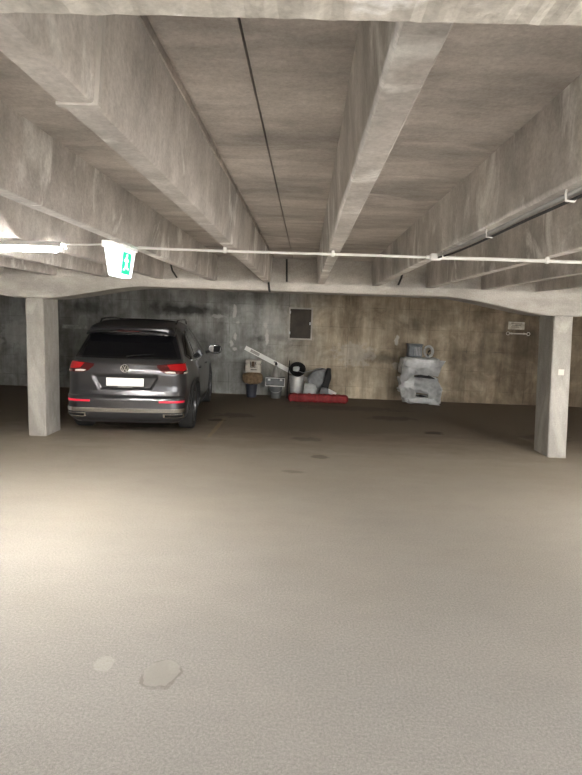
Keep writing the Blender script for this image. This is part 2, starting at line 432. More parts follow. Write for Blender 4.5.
fig = [side_patch([(.125,-.036),(.142,-.036),(.148,-.048),(.142,-.060),(.125,-.060),(.119,-.048)], .0045),       # head
       side_patch([(.108,-.062),(.148,-.062),(.152,-.100),(.118,-.104)], .0045),                                  # torso
       side_patch([(.148,-.064),(.178,-.082),(.174,-.090),(.146,-.078)], .0045), side_patch([(.108,-.064),(.082,-.086),(.088,-.094),(.114,-.078)], .0045),
       side_patch([(.122,-.102),(.142,-.102),(.112,-.150),(.078,-.152),(.080,-.142),(.102,-.140)], .0045), side_patch([(.134,-.100),(.152,-.100),(.168,-.128),(.196,-.134),(.192,-.144),(.158,-.140)], .0045)]
obj('running_figure', merge(fig), M['sign_lit'], dif)

# ------------------------------------------------------------------ wall furniture
M['frame'] = mat('pale_frame', (.42,.39,.34), .7, var=.2)
M['hatch'] = mat('dark_hatch', (.045,.035,.025), .7, var=.4, vscale=4)
h = thing('wall_hatch', 'dark rectangular wall hatch in a pale frame above the junk', 'hatch', (-.13, YF, 1.29))
fw, fh, ft = .27, .72, .035
bm = bmesh.new()
for a in ((-fw,fw,0,ft),(-fw,fw,fh-ft,fh),(-fw,-fw+ft,ft,fh-ft),(fw-ft,fw,ft,fh-ft)): box(bm, a[0],a[1],-.035,-.001,a[2],a[3])
obj('frame', bm, M['frame'], h)
pn = obj('panel', B(-fw+ft, fw-ft, -.016, -.002, ft, fh-ft), M['hatch'], h)
for hz in (.12, .58): obj('hinge', B(-fw+.02, -fw+.045, -.042, -.034, hz, hz+.06, bev=.002), M['galv'], h)
obj('latch', B(fw-ft-.035, fw-ft-.008, -.024, -.015, .34, .40, bev=.002), M['galv'], h)

M['sign_plate'] = mat('weathered_plate', (.42,.38,.31), .75, var=.3, vscale=14)
s = thing('wall_plate', 'weathered grey notice plate high on the wall, right side', 'plate', (4.68, YF, 1.69))
obj('plate', B(-.18, .18, -.02, -.001, 0, .17, bev=.004), M['sign_plate'], s)
M['ink'] = mat('faded_ink', (.13,.11,.085), .8, var=.3, vscale=30)
bm = bmesh.new()
for k, (a, b) in enumerate(((-.12,.13), (-.10,.10), (-.12,.06))): box(bm, a, b, -.0225, -.0205, .12-.035*k, .133-.035*k)
obj('faded_marks', bm, M['ink'], s)
for sx in (-.14, .14): obj('screw', T([(sx,-.025,.15),(sx,-.018,.15)], .008, 10), M['galv'], s)
br = thing('wall_bracket', 'horizontal steel bar bracket with looped ends under the notice plate', 'bracket', (4.72, YF, 1.60))
obj('bar', T([(-.20,-.045,0),(.20,-.045,0)], .014, 10), M['frame'], br, smooth=True)
for sx in (-1, 1):
    pts = [(sx*.225+.035*math.cos(a), -.045, .035*math.sin(a)) for a in [2*PI*k/16 for k in range(17)]]
    obj('loop', T(pts, .008, 8, cap=False), M['frame'], br, smooth=True)
    obj('wall_mount', B(sx*.14-.015, sx*.14+.015, -.045, -.001, -.02, .02, bev=.003), M['frame'], br)
lp = thing('wall_plate', 'long narrow pale plate on the wall behind the parked car', 'plate', (-5.27, YF, 1.36))
M['old_plate'] = mat('old_plate', (.40,.40,.37), .7, var=.4, vscale=12)
obj('plate', B(-.29, .29, -.018, -.001, 0, .085, bev=.004), M['old_plate'], lp)
for sx in (-.25, .25): obj('screw', T([(sx,-.022,.042),(sx,-.016,.042)], .009, 10), M['galv'], lp)

# ------------------------------------------------------------------ junk on the floor
def lump(name, cx, cy, z0, sx, sy, sz, m, parent=None, amp=.05, sc=5., seed=0., power=.55, cuts=26, sag=0., notch=None):
    """a soft crumpled bag: a squared-off ball with folds"""
    bm = bmesh.new(); bmesh.ops.create_uvsphere(bm, u_segments=cuts*2, v_segments=cuts, radius=1.)
    for v in bm.verts:
        p = v.co.copy(); q = Vector([math.copysign(abs(c)**power, c) for c in p])
        w = Vector((q.x*sx/2, q.y*sy/2, q.z*sz/2))
        f = noise.noise(w*sc + Vector((seed,)*3))*.6 + (.5-abs(noise.noise(w*sc*1.9 + Vector((seed+9,)*3))))*.7 + .25*noise.noise(w*sc*4.5 + Vector((seed+3,)*3))
        w += p.normalized()*f*amp
        w.z -= sag*(p.x**2)
        v.co = w
    lo = [min(v.co[i] for v in bm.verts) for i in range(3)]; hi = [max(v.co[i] for v in bm.verts) for i in range(3)]
    tgt = ((-sx/2, sx/2), (-sy/2, sy/2), (-.02*sz, sz*1.02))
    for v in bm.verts:
        c = [tgt[i][0] + (v.co[i]-lo[i])/(hi[i]-lo[i])*(tgt[i][1]-tgt[i][0]) for i in range(3)]
        if notch and c[1] < 0:
            q = max(0., 1-abs(c[0]-notch[0])/notch[1])
            if c[2] < sz*.5: c[2] += (sz*.5-c[2])/(sz*.5)*notch[2]*q**.6*min(1, -c[1]/(sy*.2))
        v.co = Vector((cx+c[0], cy+c[1], z0+min(sz, max(0., c[2]))))
    return obj(name, bm, m, parent, smooth=True)

def bucket(name, label, x, y, r0, r1, h, m, z=0., rim=True, handle=True, cat='bucket'):
    t = thing(name, label, cat, (x,y,z))
    obj('bucket_body', lathe([(0,0),(r0*.97,0),(r0,.008),(r1,h-.006),(r1,h),(r1-.008,h),(r0-.008,.015),(0,.015)], 32), m, t, smooth=True)
    if rim: obj('rim', lathe([(r1-.002,h-.012),(r1+.007,h-.012),(r1+.009,h-.004),(r1+.004,h+.003),(r1-.006,h+.002)], 32, closed=True), m, t, smooth=True)
    if handle:
        pts = [((r1+.006)*math.cos(a), -abs(math.sin(a))*(r1+.012)-.002, h-.02-abs(math.sin(a))*h*.42) for a in [PI*k/14 for k in range(15)]]
        obj('handle', T(pts, .0045, 6), M['galv'], t, smooth=True)
    return t
M['navy'] = mat('dark_blue_plastic', (.035,.038,.052), .5, var=.3)
M['grey_plastic'] = mat('grey_plastic', (.115,.12,.12), .5, var=.25)
M['brown_sack'] = mat('brown_sacking', (.20,.135,.075), .9, bump=.6, bscale=60, var=.35, vscale=18)
M['cream_box'] = mat('cream_plastic', (.50,.46,.39), .55, var=.18, vscale=14)
M['dark_part'] = mat('dark_part', (.01,.01,.01), .6, spec=.25)
M['brown_part'] = mat('brown_part', (.10,.06,.035), .6)
M['zinc'] = mat('zinc_bucket', (.72,.72,.70), .36, .6, var=.15, vscale=10)
M['white_paint'] = mat('white_painted_board', (.93,.92,.88), .5, var=.03)
M['steel_frame'] = mat('pale_frame_metal', (.62,.62,.60), .4)
M['red'] = mat('red_plastic', (.22,.012,.014), .65, bump=.5, bscale=50, var=.4, vscale=26)
M['tarp'] = mat('grey_tarpaulin', (.16,.165,.165), .42, bump=.4, bscale=25, var=.35, vscale=9)
M['pale_bag'] = mat('pale_grey_bag', (.36,.37,.36), .45, bump=.4, bscale=30, var=.25, vscale=9)
M['foil'] = mat('milky_plastic_wrap', (.58,.585,.575), .34, bump=.35, bscale=22, var=.28, vscale=7)
M['bottle'] = mat('smoky_bottle', (.22,.21,.19), .35, var=.2)

YJ = 12.3
bucket('bucket', 'dark blue plastic bucket on the floor under the brown sack', -1.16, YJ, .105, .125, .285, M['navy'], handle=False)
sk = lump('sack', -1.145, YJ, .292, .46, .30, .26, M['brown_sack'], amp=.035, sc=6, seed=3)
tag(sk, 'crumpled brown sack squeezed between dark bucket and cream case', 'sack')
cb = thing('storage_case', 'cream plastic case with dark clasp on top of the brown sack', 'case', (-1.13, YJ, .556))
obj('case_body', B(-.17, .17, -.11, .11, 0, .185, bev=.022, seg=3), M['cream_box'], cb)
obj('case_lid', B(-.165, .165, -.115, .115, .19, .275, bev=.025, seg=3), M['cream_box'], cb)
obj('clasp', B(-.035, .035, -.135, -.112, .13, .245, bev=.01), M['brown_part'], cb, label='brown clasp')
obj('carry_handle', T([(-.06,-.118,.24),(-.055,-.135,.20),(-.05,-.14,.12),(.05,-.14,.12),(.055,-.135,.20),(.06,-.118,.24)], .008, 8), M['dark_part'], cb, smooth=True, label='dark handle')
obj('vent_slot', B(-.05, .09, -.1125, -.1095, .055, .07), M['dark_part'], cb)
for sx in (-.10, .10): obj('latch', B(sx-.015, sx+.015, -.124, -.108, .16, .215, bev=.004), M['cream_box'], cb)

bucket('bucket', 'grey plastic bucket under the framed crate', -.62, YJ, .105, .14, .262, M['grey_plastic'])
cr = thing('tool_crate', 'dark crate with pale metal edges on top of the grey bucket', 'crate', (-.635, YJ, .272))
obj('crate_body', B(-.205, .205, -.13, .13, 0, .185, bev=.008), M['dark_part'], cr)
bm = bmesh.new()
for a in ((-.215,.215,0,.018), (-.215,.215,.172,.192), (-.215,-.197,.018,.172), (.197,.215,.018,.172)): box(bm, a[0],a[1],-.142,-.131,a[2],a[3], bev=.003)
obj('edge_frame', bm, M['steel_frame'], cr)
obj('front_panel', B(-.19, .19, -.136, -.131, .03, .16), M['grey_plastic'], cr)
for sx in (-.13, .13): obj('latch', B(sx-.028, sx+.028, -.156, -.142, .125, .165, bev=.006), M['steel_frame'], cr)
bt = thing('bottle', 'smoky grey spray bottle standing on the framed crate', 'bottle', (-.63, YJ, .466))
obj('bottle_body', lathe([(0,0),(.08,0),(.086,.01),(.082,.10),(.062,.17),(.035,.23),(.026,.25),(.026,.27),(0,.27)], 24), M['bottle'], bt, smooth=True)
obj('cap', lathe([(0,.271),(.030,.271),(.030,.30),(.018,.325),(0,.33)], 20), M['dark_part'], bt, smooth=True)
obj('nozzle', B(-.055, .005, -.011, .011, .318, .342, bev=.004), M['grey_plastic'], bt)

# long white board leaning across the back of the heap
bm = bmesh.new()
p0, p1 = Vector((-1.36,12.655,1.07)), Vector((.72,12.56,.085))
d = (p1-p0); L = d.length; d.normalize(); yv = Vector((0,1,0)); u = d.cross(yv).normalized(); yv = u.cross(d)
mt = Matrix((( d.x,yv.x,u.x,p0.x),( d.y,yv.y,u.y,p0.y),( d.z,yv.z,u.z,p0.z),(0,0,0,1)))
box(bm, 0, L, -.012, .012, -.05, .05, bev=.003, mtx=mt)
wb = obj('white_board', bm, M['white_paint'])
tag(wb, 'long narrow white board leaning on the wall behind the buckets', 'board')
bm = bmesh.new(); box(bm, .14, .36, -.0145, -.0125, -.03, .032, mtx=mt)
obj('scuffed_label', bm, mat('scuffed_paper', (.45,.43,.40), .8, var=.35, vscale=40), wb, label='grey scuffed label')

mb = bucket('bucket', 'shiny zinc bucket at the left end of the red roll', -.165, YJ+.02, .125, .165, .50, M['zinc'], handle=False)
obj('hoop', lathe([(.155,.40),(.163,.40),(.166,.41),(.163,.42),(.157,.42)], 32, closed=True), M['zinc'], mb, smooth=True)
pot = thing('cooking_pot', 'black bowl with a pale scrap inside, lying tilted on the zinc bucket', 'bowl', (-.155, YJ-.03, .645))
tilt = Matrix.Rotation(math.radians(58), 4, 'X')
obj('bowl', lathe([(0,-.10),(.09,-.09),(.15,-.04),(.175,.03),(.180,.035),(.172,.036),(.145,-.032),(.085,-.078),(0,-.088)], 32, mtx=tilt), M['dark_part'], pot, smooth=True)
lump('pale_scrap', -.03, -.06, -.03, .15, .09, .11, M['pale_bag'], pot, amp=.02, sc=14, seed=8, cuts=14)
tag(obj('rod', T([(-.365,12.28,.0),(-.355,12.36,.45),(-.34,12.45,.83)], .011, 8), M['dark_part'], smooth=True), 'thin dark rod standing upright left of the zinc bucket', 'rod')
tag(obj('wire', T([(-.11,12.22,.615),(-.03,12.12,.600),(.06,12.09,.63),(.17,12.08,.66),(.30,12.10,.70),(.36,12.12,.715)], .006, 6), M['galv'], smooth=True), 'bent thin wire sticking out of black bowl over the grey bundle', 'wire')

tb = thing('tarpaulin_bundle', 'bulky grey tarpaulin bundle with black end leaning behind the red roll', 'bundle', (.27, YJ+.05, 0))
def prism_lump(name, poly, y0, y1, m, parent, amp=.02, sc=7, seed=0):
    bm = bmesh.new(); extrude_xz(poly, y0, y1, bm)
    bmesh.ops.triangulate(bm, faces=bm.faces)
    bmesh.ops.subdivide_edges(bm, edges=bm.edges, cuts=5, use_grid_fill=True)
    for _ in range(3): bmesh.ops.smooth_vert(bm, verts=bm.verts, factor=.5, use_axis_x=True, use_axis_y=True, use_axis_z=True)
    for v in bm.verts:
        v.co += noise.noise_vector(v.co*sc+Vector((seed,)*3))*amp
        v.co.z = max(v.co.z, 0)
    return obj(name, bm, m, parent, smooth=True)
prism_lump('bundle_body', [(-.18,0),(-.19,.25),(-.18,.50),(-.05,.66),(.12,.70),(.21,.69),(.14,.45),(.08,.22),(.05,0)], -.14, .14, M['tarp'], tb, seed=2, amp=.045)
prism_lump('black_end', [(.06,0),(.09,.22),(.15,.45),(.22,.70),(.31,.69),(.32,.52),(.28,.35),(.25,.22),(.26,0)], -.125, .13, M['dark_part'], tb, seed=5)
tag(lump('plastic_bag', .13, 12.06, 0., .30, .13, .38, M['pale_bag'], amp=.03, sc=8, seed=4, cuts=18), 'small pale grey plastic bag tucked behind the red roll', 'bag')
tag(lump('plastic_bag', .45, 12.06, 0., .20, .12, .30, M['tarp'], amp=.025, sc=9, seed=14, cuts=16), 'small dark grey bag wedged under black end of the bundle', 'bag')
# the red roll
bm = bmesh.new(); N = 64; n = 28; rings = []
for i in range(N+1):
    t = i/N; x = -.33 + 1.28*t; e = min(1, min(t, 1-t)*14+.55)
    ring = []
    for k in range(n):
        a = 2*PI*k/n; c, s_ = math.cos(a), math.sin(a)
        w = Vector((x, math.copysign(abs(c)**.6, c)*.10*e, math.copysign(abs(s_)**.6, s_)*.088*e))
        f = 1+.10*noise.noise(Vector((x*9, c*1.5, s_*1.5)))+.05*math.sin(x*60+c*2)
        ring.append(bm.verts.new((x, 11.87+w.y*f, max(.0, .09+w.z*f))))
    rings.append(ring)
for a, b in zip(rings, rings[1:]):
    for k in range(n): bm.faces.new((a[k], a[(k+1)%n], b[(k+1)%n], b[k]))
bm.faces.new(rings[0]); bm.faces.new(rings[-1])
tag(obj('red_roll', bm, M['red'], smooth=True), 'long red roll lying on the floor in front of the junk', 'roll')

# wrapped sacks on the right
def sack(z0, h, w, dx, seed, label, notch=None, y=12.28, dy=.5, flaps=()):
    o = lump('wrapped_sack', 2.51+dx, y, z0, w, dy, h, M['foil'], amp=.10, sc=5.2, seed=seed, power=.20, cuts=36, notch=notch)
    # loose corners of wrapping that stick out past the bulk
    for k, tri in enumerate(flaps):
        bm = bmesh.new(); n = 7; grid = []
        A, B_, C_ = [Vector(p) for p in tri]
        for i in range(n+1):
            row = []
            for j in range(n+1-i):
                p = A + (B_-A)*(i/n) + (C_-A)*(j/n); p.y += .02*noise.noise(p*13); row.append(bm.verts.new(p))
            grid.append(row)
        for i in range(n):
            for j in range(n-i):
                bm.faces.new((grid[i][j], grid[i+1][j], grid[i][j+1]))
                if j < n-i-1: bm.faces.new((grid[i+1][j], grid[i+1][j+1], grid[i][j+1]))
        bmesh.ops.solidify(bm, geom=bm.faces[:], thickness=.006)
        obj('loose_flap', bm, M['foil'], o, smooth=True)
    return tag(o, label, 'sack')
sack(0.0, .21, .84, .06, 21, 'flattened milky plastic sack at the bottom of the wrapped stack',
     flaps=(((2.75,12.05,.17),(2.96,12.04,.006),(2.70,12.03,.02)),))
sack(.215, .40, .90, -.01, 34, 'bulging milky plastic sack in the middle of the wrapped stack', notch=(-.02,.17,.10),
     flaps=(((2.15,12.06,.52),(2.00,12.10,.34),(2.25,12.04,.27)), ((2.85,12.02,.42),(3.00,12.05,.33),(2.7,12.0,.25))))
sack(.62, .40, .86, -.01, 47, 'milky plastic sack at the top of the wrapped stack', notch=(.04,.26,.17),
     flaps=(((2.80,12.03,.98),(3.02,12.06,.97),(2.88,12.02,.76)), ((2.16,12.04,.98),(2.05,12.06,.80),(2.2,12.02,.70))))
stack_top = [o for o in bpy.data.objects if o.name.startswith('wrapped_sack')]
stack_top.sort(key=lambda o: max(v.co.z for v in o.data.vertices))
def slit(poly, par):
    bm = extrude_xz(poly, 12.018, 12.075); bmesh.ops.bevel(bm, geom=bm.edges[:], offset=.004, segments=1, affect='EDGES')
    obj('slit_shade', bm, M['dark_part'], par, label='dark inset standing for the shade in a slit of the wrapping')  # solid dark inset stands for the shade inside the gap
def drape(pts, par):
    """a wrinkled sheet corner hanging over the front of the stack; pts is a quad (x, z)"""
    bm = bmesh.new(); n = 12; g = []
    q = [Vector((x, 0, z)) for x, z in pts]
    for i in range(n+1):
        row = []
        for j in range(n+1):
            u_, v_ = i/n, j/n
            w_ = (q[0]*(1-u_)+q[1]*u_)*(1-v_) + (q[3]*(1-u_)+q[2]*u_)*v_
            w_.y = 12.012 + .028*noise.noise(w_*11) - .012*math.sin(v_*PI)
            row.append(bm.verts.new(w_))
        g.append(row)
    for i in range(n):
        for j in range(n): bm.faces.new((g[i][j], g[i+1][j], g[i+1][j+1], g[i][j+1]))
    bmesh.ops.solidify(bm, geom=bm.faces[:], thickness=.005)
    obj('draped_sheet', bm, M['foil'], par, smooth=True)
slit([(2.33,.615),(2.48,.668),(2.66,.660),(2.82,.575),(2.60,.588)], stack_top[1])
slit([(2.40,.195),(2.52,.228),(2.66,.180),(2.52,.172)], stack_top[0])
drape([(2.08,.84),(2.36,.80),(2.34,.55),(2.06,.50)], stack_top[2])
drape([(2.36,.80),(2.92,.84),(2.86,.63),(2.40,.665)], stack_top[2])
drape([(2.34,.60),(2.84,.57),(2.98,.36),(2.36,.40)], stack_top[1])
drape([(2.05,.40),(2.42,.36),(2.40,.13),(2.12,.16)], stack_top[1])
drape([(2.66,.36),(2.97,.40),(2.94,.10),(2.68,.15)], stack_top[1])
gb = thing('plastic_tub', 'grey-blue plastic tub lying on top of the wrapped sacks', 'tub', (2.37, 12.25, 1.022))
M['tub'] = mat('grey_blue_plastic', (.13,.145,.155), .5, var=.3, vscale=10)
bm = B(-.15, .15, -.13, .13, 0, .26, bev=.03, seg=3)
obj('tub_body', bm, M['tub'], gb)
obj('tub_rim', B(-.162, .162, -.142, .142, .255, .285, bev=.010), M['tub'], gb)
for k in range(5): obj('ridge', B(-.02+.032*k, -.008+.032*k, -.138, -.129, .04, .22, bev=.002), M['pale_bag'], gb, label='pale ridge')
ho = thing('hose_coil', 'small coil of pale grey hose beside the tub on wrapped sacks', 'hose', (2.655, 12.18, 1.03))
M['hose'] = mat('pale_hose', (.42,.43,.42), .45, var=.15)
for j, rr in enumerate((.118, .10, .108)):
    pts = [(rr*.78*math.cos(a)+.0, -.05+.034*j+.02*math.sin(a), .128+rr*math.sin(a)) for a in [2*PI*k/28 for k in range(29)]]
    obj('hose_loop', T(pts, .020, 10, cap=False), M['hose'], ho, smooth=True)
obj('hose_end', T([(-.01,-.085,.03),(-.03,-.09,.06),(-.02,-.09,.12),(.02,-.08,.15)], .017, 10), M['dark_part'], ho, smooth=True)

#CAR-BEGIN
# ------------------------------------------------------------------ the car
M['paint'] = mat('grey_metallic_paint', (.078,.078,.083), .30, .75, coat=.6)
M['paint_dark'] = mat('black_gloss', (.008,.008,.009), .12, 0., coat=.5)
M['clad'] = mat('black_cladding', (.022,.022,.024), .55, bump=.1, bscale=200)
M['glass'] = mat('dark_privacy_glass', (.004,.004,.005), .06, spec=.35)
M['chrome'] = mat('chrome', (.72,.72,.72), .18, 1.)
M['lens_red'] = mat('red_lens', (.34,.008,.010), .25, coat=.2)
M['lens_dark'] = mat('smoked_lens', (.075,.012,.012), .12, coat=.6)
M['lens_clear'] = mat('clear_lens', (.70,.62,.56), .2, coat=.5)
M['reflector'] = mat('reflector_red', (.80,.02,.06), .3, coat=.5)
M['plate'] = mat('number_plate_white', (.95,.95,.93), .35)
M['rubber'] = mat('tyre_rubber', (.028,.028,.028), .8, bump=.2, bscale=80)
M['alloy'] = mat('alloy_wheel', (.16,.16,.165), .4, .8)

CL = 4.50
K_w = [(.20,.80),(.26,.865),(.34,.895),(.50,.912),(.66,.918),(.80,.915),(.92,.905),(1.0,.885),(1.06,.862),(1.12,.842),(1.30,.765),(1.46,.695),(1.54,.655),(1.59,.615),(1.625,.56),(1.645,.48),(1.652,.36)]
K_r = [(.20,.12),(.27,.045),(.33,.012),(.42,.0),(.54,.0),(.575,.012),(.60,.045),(.66,.062),(.74,.066),(.90,.052),(.96,.058),(1.04,.085),(1.10,.125),(1.14,.165),(1.30,.295),(1.44,.405),(1.475,.40),(1.49,.33),(1.53,.325),(1.56,.36),(1.59,.50),(1.625,.75),(1.645,1.05),(1.652,1.3)]
K_f = [(.20,4.25),(.30,4.43),(.45,4.49),(.62,4.50),(.74,4.47),(.85,4.38),(.93,4.10),(.99,3.75),(1.04,3.42),(1.10,3.28),(1.30,2.90),(1.46,2.58),(1.54,2.40),(1.59,2.28),(1.625,2.10),(1.645,1.95),(1.652,1.8)]
K_bow = [(.20,.03),(.5,.05),(.9,.055),(1.1,.08),(1.45,.11),(1.6,.12),(1.652,.12)]
K_rad = [(.20,.14),(.5,.22),(.9,.22),(1.08,.18),(1.45,.12),(1.6,.12),(1.652,.10)]
def sm(t): t = max(0., min(1., t)); return t*t*(3-2*t)
def recess(x, z):
    """number-plate recess in the tailgate (a trapezoid wider at its top)"""
    hx = .50 - (.935-z)*.55 if z < .935 else .50
    return .026 * sm((hx-abs(x))/.022) * sm((z-.675)/.02) * sm((.885-z)/.012)
def ring(z):
    """right half of the outline at height z, from the tail centre to the nose centre"""
    w, y0, y1, bow, R = interp(K_w,z), interp(K_r,z), interp(K_f,z), interp(K_bow,z), interp(K_rad,z)
    wr = w*.915; pts = []
    N1 = 34
    for i in range(N1):
        x = (wr-R)*i/N1
        pts.append((x, y0 + bow*(x/wr)**2 + recess(x, z)))
    yb = y0 + bow*((wr-R)/wr)**2
    for i in range(10):
        a = PI/2*i/10
        pts.append((wr-R+R*math.sin(a), yb + R*(1-math.cos(a))))
    ya = yb+R; Rf = min(R*1.6, (y1-y0)*.3); wf = w*.93; ye = y1-.10-Rf
    for i in range(40):
        t = i/40; y = ya + (ye-ya)*t
        e = wr + (w-wr)*sm(t/.2) if t < .5 else w + (wf-w)*sm((t-.60)/.4)
        pts.append((e, y))
    for i in range(10):
        a = PI/2*i/10
        pts.append((wf-Rf+Rf*math.cos(a), ye + Rf*math.sin(a)))
    for i in range(9):
        x = (wf-Rf)*(1-i/8)
        pts.append((x, ye+Rf + .10*(1-(x/(wf-Rf+1e-6))**2)))
    return pts
_rc = {}
def rg(z):
    k = round(z, 4)
    if k not in _rc:
        p = ring(k); s = [0.]
        for a, b in zip(p, p[1:]): s.append(s[-1]+math.hypot(b[0]-a[0], b[1]-a[1]))
        _rc[k] = (p, s)
    return _rc[k]
def at_s(s, z):
    p, S = rg(z)
    for i in range(1, len(S)):
        if s <= S[i] or i == len(S)-1:
            t = (s-S[i-1])/max(1e-6, S[i]-S[i-1]); a, b = p[i-1], p[i]
            return a[0]+(b[0]-a[0])*t, a[1]+(b[1]-a[1])*t, b[0]-a[0], b[1]-a[1]
def map_rear(s, z, off, sgn=1):
    s = s*.955
    x, y, dx, dy = at_s(abs(s), z); l = math.hypot(dx, dy) or 1
    x += dy/l*off; y += -dx/l*off
    return Vector((x*(1 if s >= 0 else -1)*sgn, y, z))
def map_side(y, z, off, sgn=1):
    p, S = rg(z)
    for i in range(44, 93):
        if p[i+1][1] >= y: break
    a, b = p[i], p[i+1]; t = (y-a[1])/max(1e-6, b[1]-a[1]); dx, dy = b[0]-a[0], b[1]-a[1]; l = math.hypot(dx, dy) or 1
    return Vector(((a[0]+dx*t + dy/l*off)*sgn, y, z))
def decal(poly, fn, off, thick, sgn=1, res=.03):
    """a shaped panel following the body surface, with real thickness"""
    bm = bmesh.new()
    f = bm.faces.new([bm.verts.new((a, 0, b)) for a, b in poly])
    bmesh.ops.triangulate(bm, faces=[f])
    a0, a1 = min(p[0] for p in poly), max(p[0] for p in poly); b0, b1 = min(p[1] for p in poly), max(p[1] for p in poly)
    for ax, lo, hi in ((0, a0, a1), (2, b0, b1)):
        k = math.ceil(lo/res)*res
        while k < hi-1e-5:
            no = [0,0,0]; no[ax] = 1; c = [0,0,0]; c[ax] = k
            bmesh.ops.bisect_plane(bm, geom=bm.verts[:]+bm.edges[:]+bm.faces[:], plane_co=c, plane_no=no); k += res
    fl = bm.faces[:]; vs = bm.verts[:]
    bed = [e for e in bm.edges if len(e.link_faces) == 1]
    low = {}
    for v in vs:
        a, b = v.co.x, v.co.z
        low[v] = bm.verts.new(fn(a, b, off-thick, sgn)); v.co = fn(a, b, off, sgn)
    for f in fl: bm.faces.new([low[v] for v in f.verts][::-1])
    for e in bed: a, b = e.verts; bm.faces.new((a, b, low[b], low[a]))
    return bm
def mirror(poly): return [(-a, b) for a, b in poly]
def arc_pts(cx, cy, r, a0, a1, n): return [(cx+r*math.cos(math.radians(a0+(a1-a0)*i/n)), cy+r*math.sin(math.radians(a0+(a1-a0)*i/n))) for i in range(n+1)]

car = thing('parked_car', 'dark grey metallic estate-type SUV parked nose to the wall, seen from behind', 'car', (-2.51, 7.70, 0), math.radians(4.6))
# shell
zs = sorted(set([round(.20+.024*i, 4) for i in range(60) if .20+.024*i < 1.652] + [k[0] for k in K_r] + [.67,.68,.69,.70,.71,.87,.88,.89,.90]))
zs = [z for z in zs if z <= 1.652]
bm = bmesh.new(); rings = []
for z in zs:
    p = ring(z)
    full = [bm.verts.new((x, y, z)) for x, y in p] + [bm.verts.new((-x, y, z)) for x, y in p[-2:0:-1]]
    rings.append(full)
nn = len(rings[0])
for a, b in zip(rings, rings[1:]):
    for k in range(nn): bm.faces.new((a[k], a[(k+1)%nn], b[(k+1)%nn], b[k]))
bm.faces.new(rings[0][::-1])
# crowned roof cap
top = rings[-1]; prev = top
for s_, dz in ((.75,.008), (.45,.013), (.15,.015)):
    cur = [bm.verts.new((v.co.x*s_, 1.55+(v.co.y-1.55)*s_, 1.652+dz)) for v in top]
    for k in range(nn): bm.faces.new((prev[k], prev[(k+1)%nn], cur[(k+1)%nn], cur[k]))
    prev = cur
bm.faces.new(prev)
WB0, WB1, WR = .86, 3.64, .345
body = obj('car_body', bm, M['paint'], None, smooth=False)
# wheel arches cut out of the shell
cutbm = bmesh.new()
for yw in (WB0, WB1):
    for s_ in (-1, 1):
        mtx = Matrix.Translation((s_*.80, yw, WR)) @ Matrix.Rotation(PI/2, 4, 'Y')
        bmesh.ops.create_cone(cutbm, cap_ends=True, segments=48, radius1=WR+.052, radius2=WR+.052, depth=.34, matrix=mtx)
cutter = obj('arch_cutter', cutbm, M['clad'])
mod = body.modifiers.new('arches', 'BOOLEAN'); mod.object = cutter; mod.operation = 'DIFFERENCE'; mod.solver = 'EXACT'
bpy.context.view_layer.update()
dg = bpy.context.evaluated_depsgraph_get()
me = bpy.data.meshes.new_from_object(body.evaluated_get(dg)); body.modifiers.clear(); body.data = me
bpy.data.objects.remove(cutter)
for p in me.polygons: p.use_smooth = True
me.set_sharp_from_angle(angle=math.radians(40))
body.parent = car

def part(name, bm, m, smooth=True, parent=None, label=None): return obj(name, bm, M[m], parent or car, smooth=smooth, label=label)
# tailgate skin, proud of the shell so its shut line reads
def rear_poly(pts): return pts + [(-a, b) for a, b in pts[::-1]]
tg = part('tailgate', decal(rear_poly([(0,.615),(.60,.615),(.70,.70),(.735,.90),(.72,1.05),(.70,1.105),(0,1.105)][1:]), map_rear, .006, .012, res=.02), 'paint')
# rear screen
part('rear_window', decal(rear_poly([(.725,1.14),(.69,1.13),(.60,1.145),(.30,1.138),(.0,1.135)][::-1][:0] + [(.74,1.145),(.585,1.455)]), map_rear, .005, .010), 'glass')
part('window_surround', decal(rear_poly([(.81,1.115),(.665,1.47)]), map_rear, .0025, .010), 'paint_dark')
# roof spoiler
bm = bmesh.new()
prof = [(.27,1.498),(.285,1.487),(.42,1.488),(.62,1.530),(.62,1.605),(.45,1.565),(.33,1.528)]
NX = 30; rs = []
for i in range(NX+1):
    x = -.625 + 1.25*i/NX; q = (x/.625)**2; rs.append([bm.verts.new((x, y+.11*q*(1 if y < .5 else .3), z-.035*q-.02*q**3)) for y, z in prof])
for a, b in zip(rs, rs[1:]):
    for k in range(len(prof)): bm.faces.new((a[k], a[(k+1)%len(prof)], b[(k+1)%len(prof)], b[k]))
bm.faces.new(rs[0]); bm.faces.new(rs[-1][::-1])
sp = part('roof_spoiler', bm, 'paint')
obj('brake_light', B(-.16, .16, .268, .28, 1.490, 1.500, bev=.003), M['lens_dark'], sp, label='dark red brake light strip')
part('roof_panel', decal([(.70,1.60),(.70,1.6)][:0] or [(0,0),(1,0),(1,1)], lambda a, b, off, s_: Vector((-.50+1.0*a*(1 if b < .5 else 1), .95+1.05*b, 1.664+off)), .004, .004, res=.2), 'paint_dark') if False else None
part('sunroof', B(-.46, .46, .95, 2.0, 1.664, 1.672, bev=.004), 'paint_dark', label='dark glass roof panel')
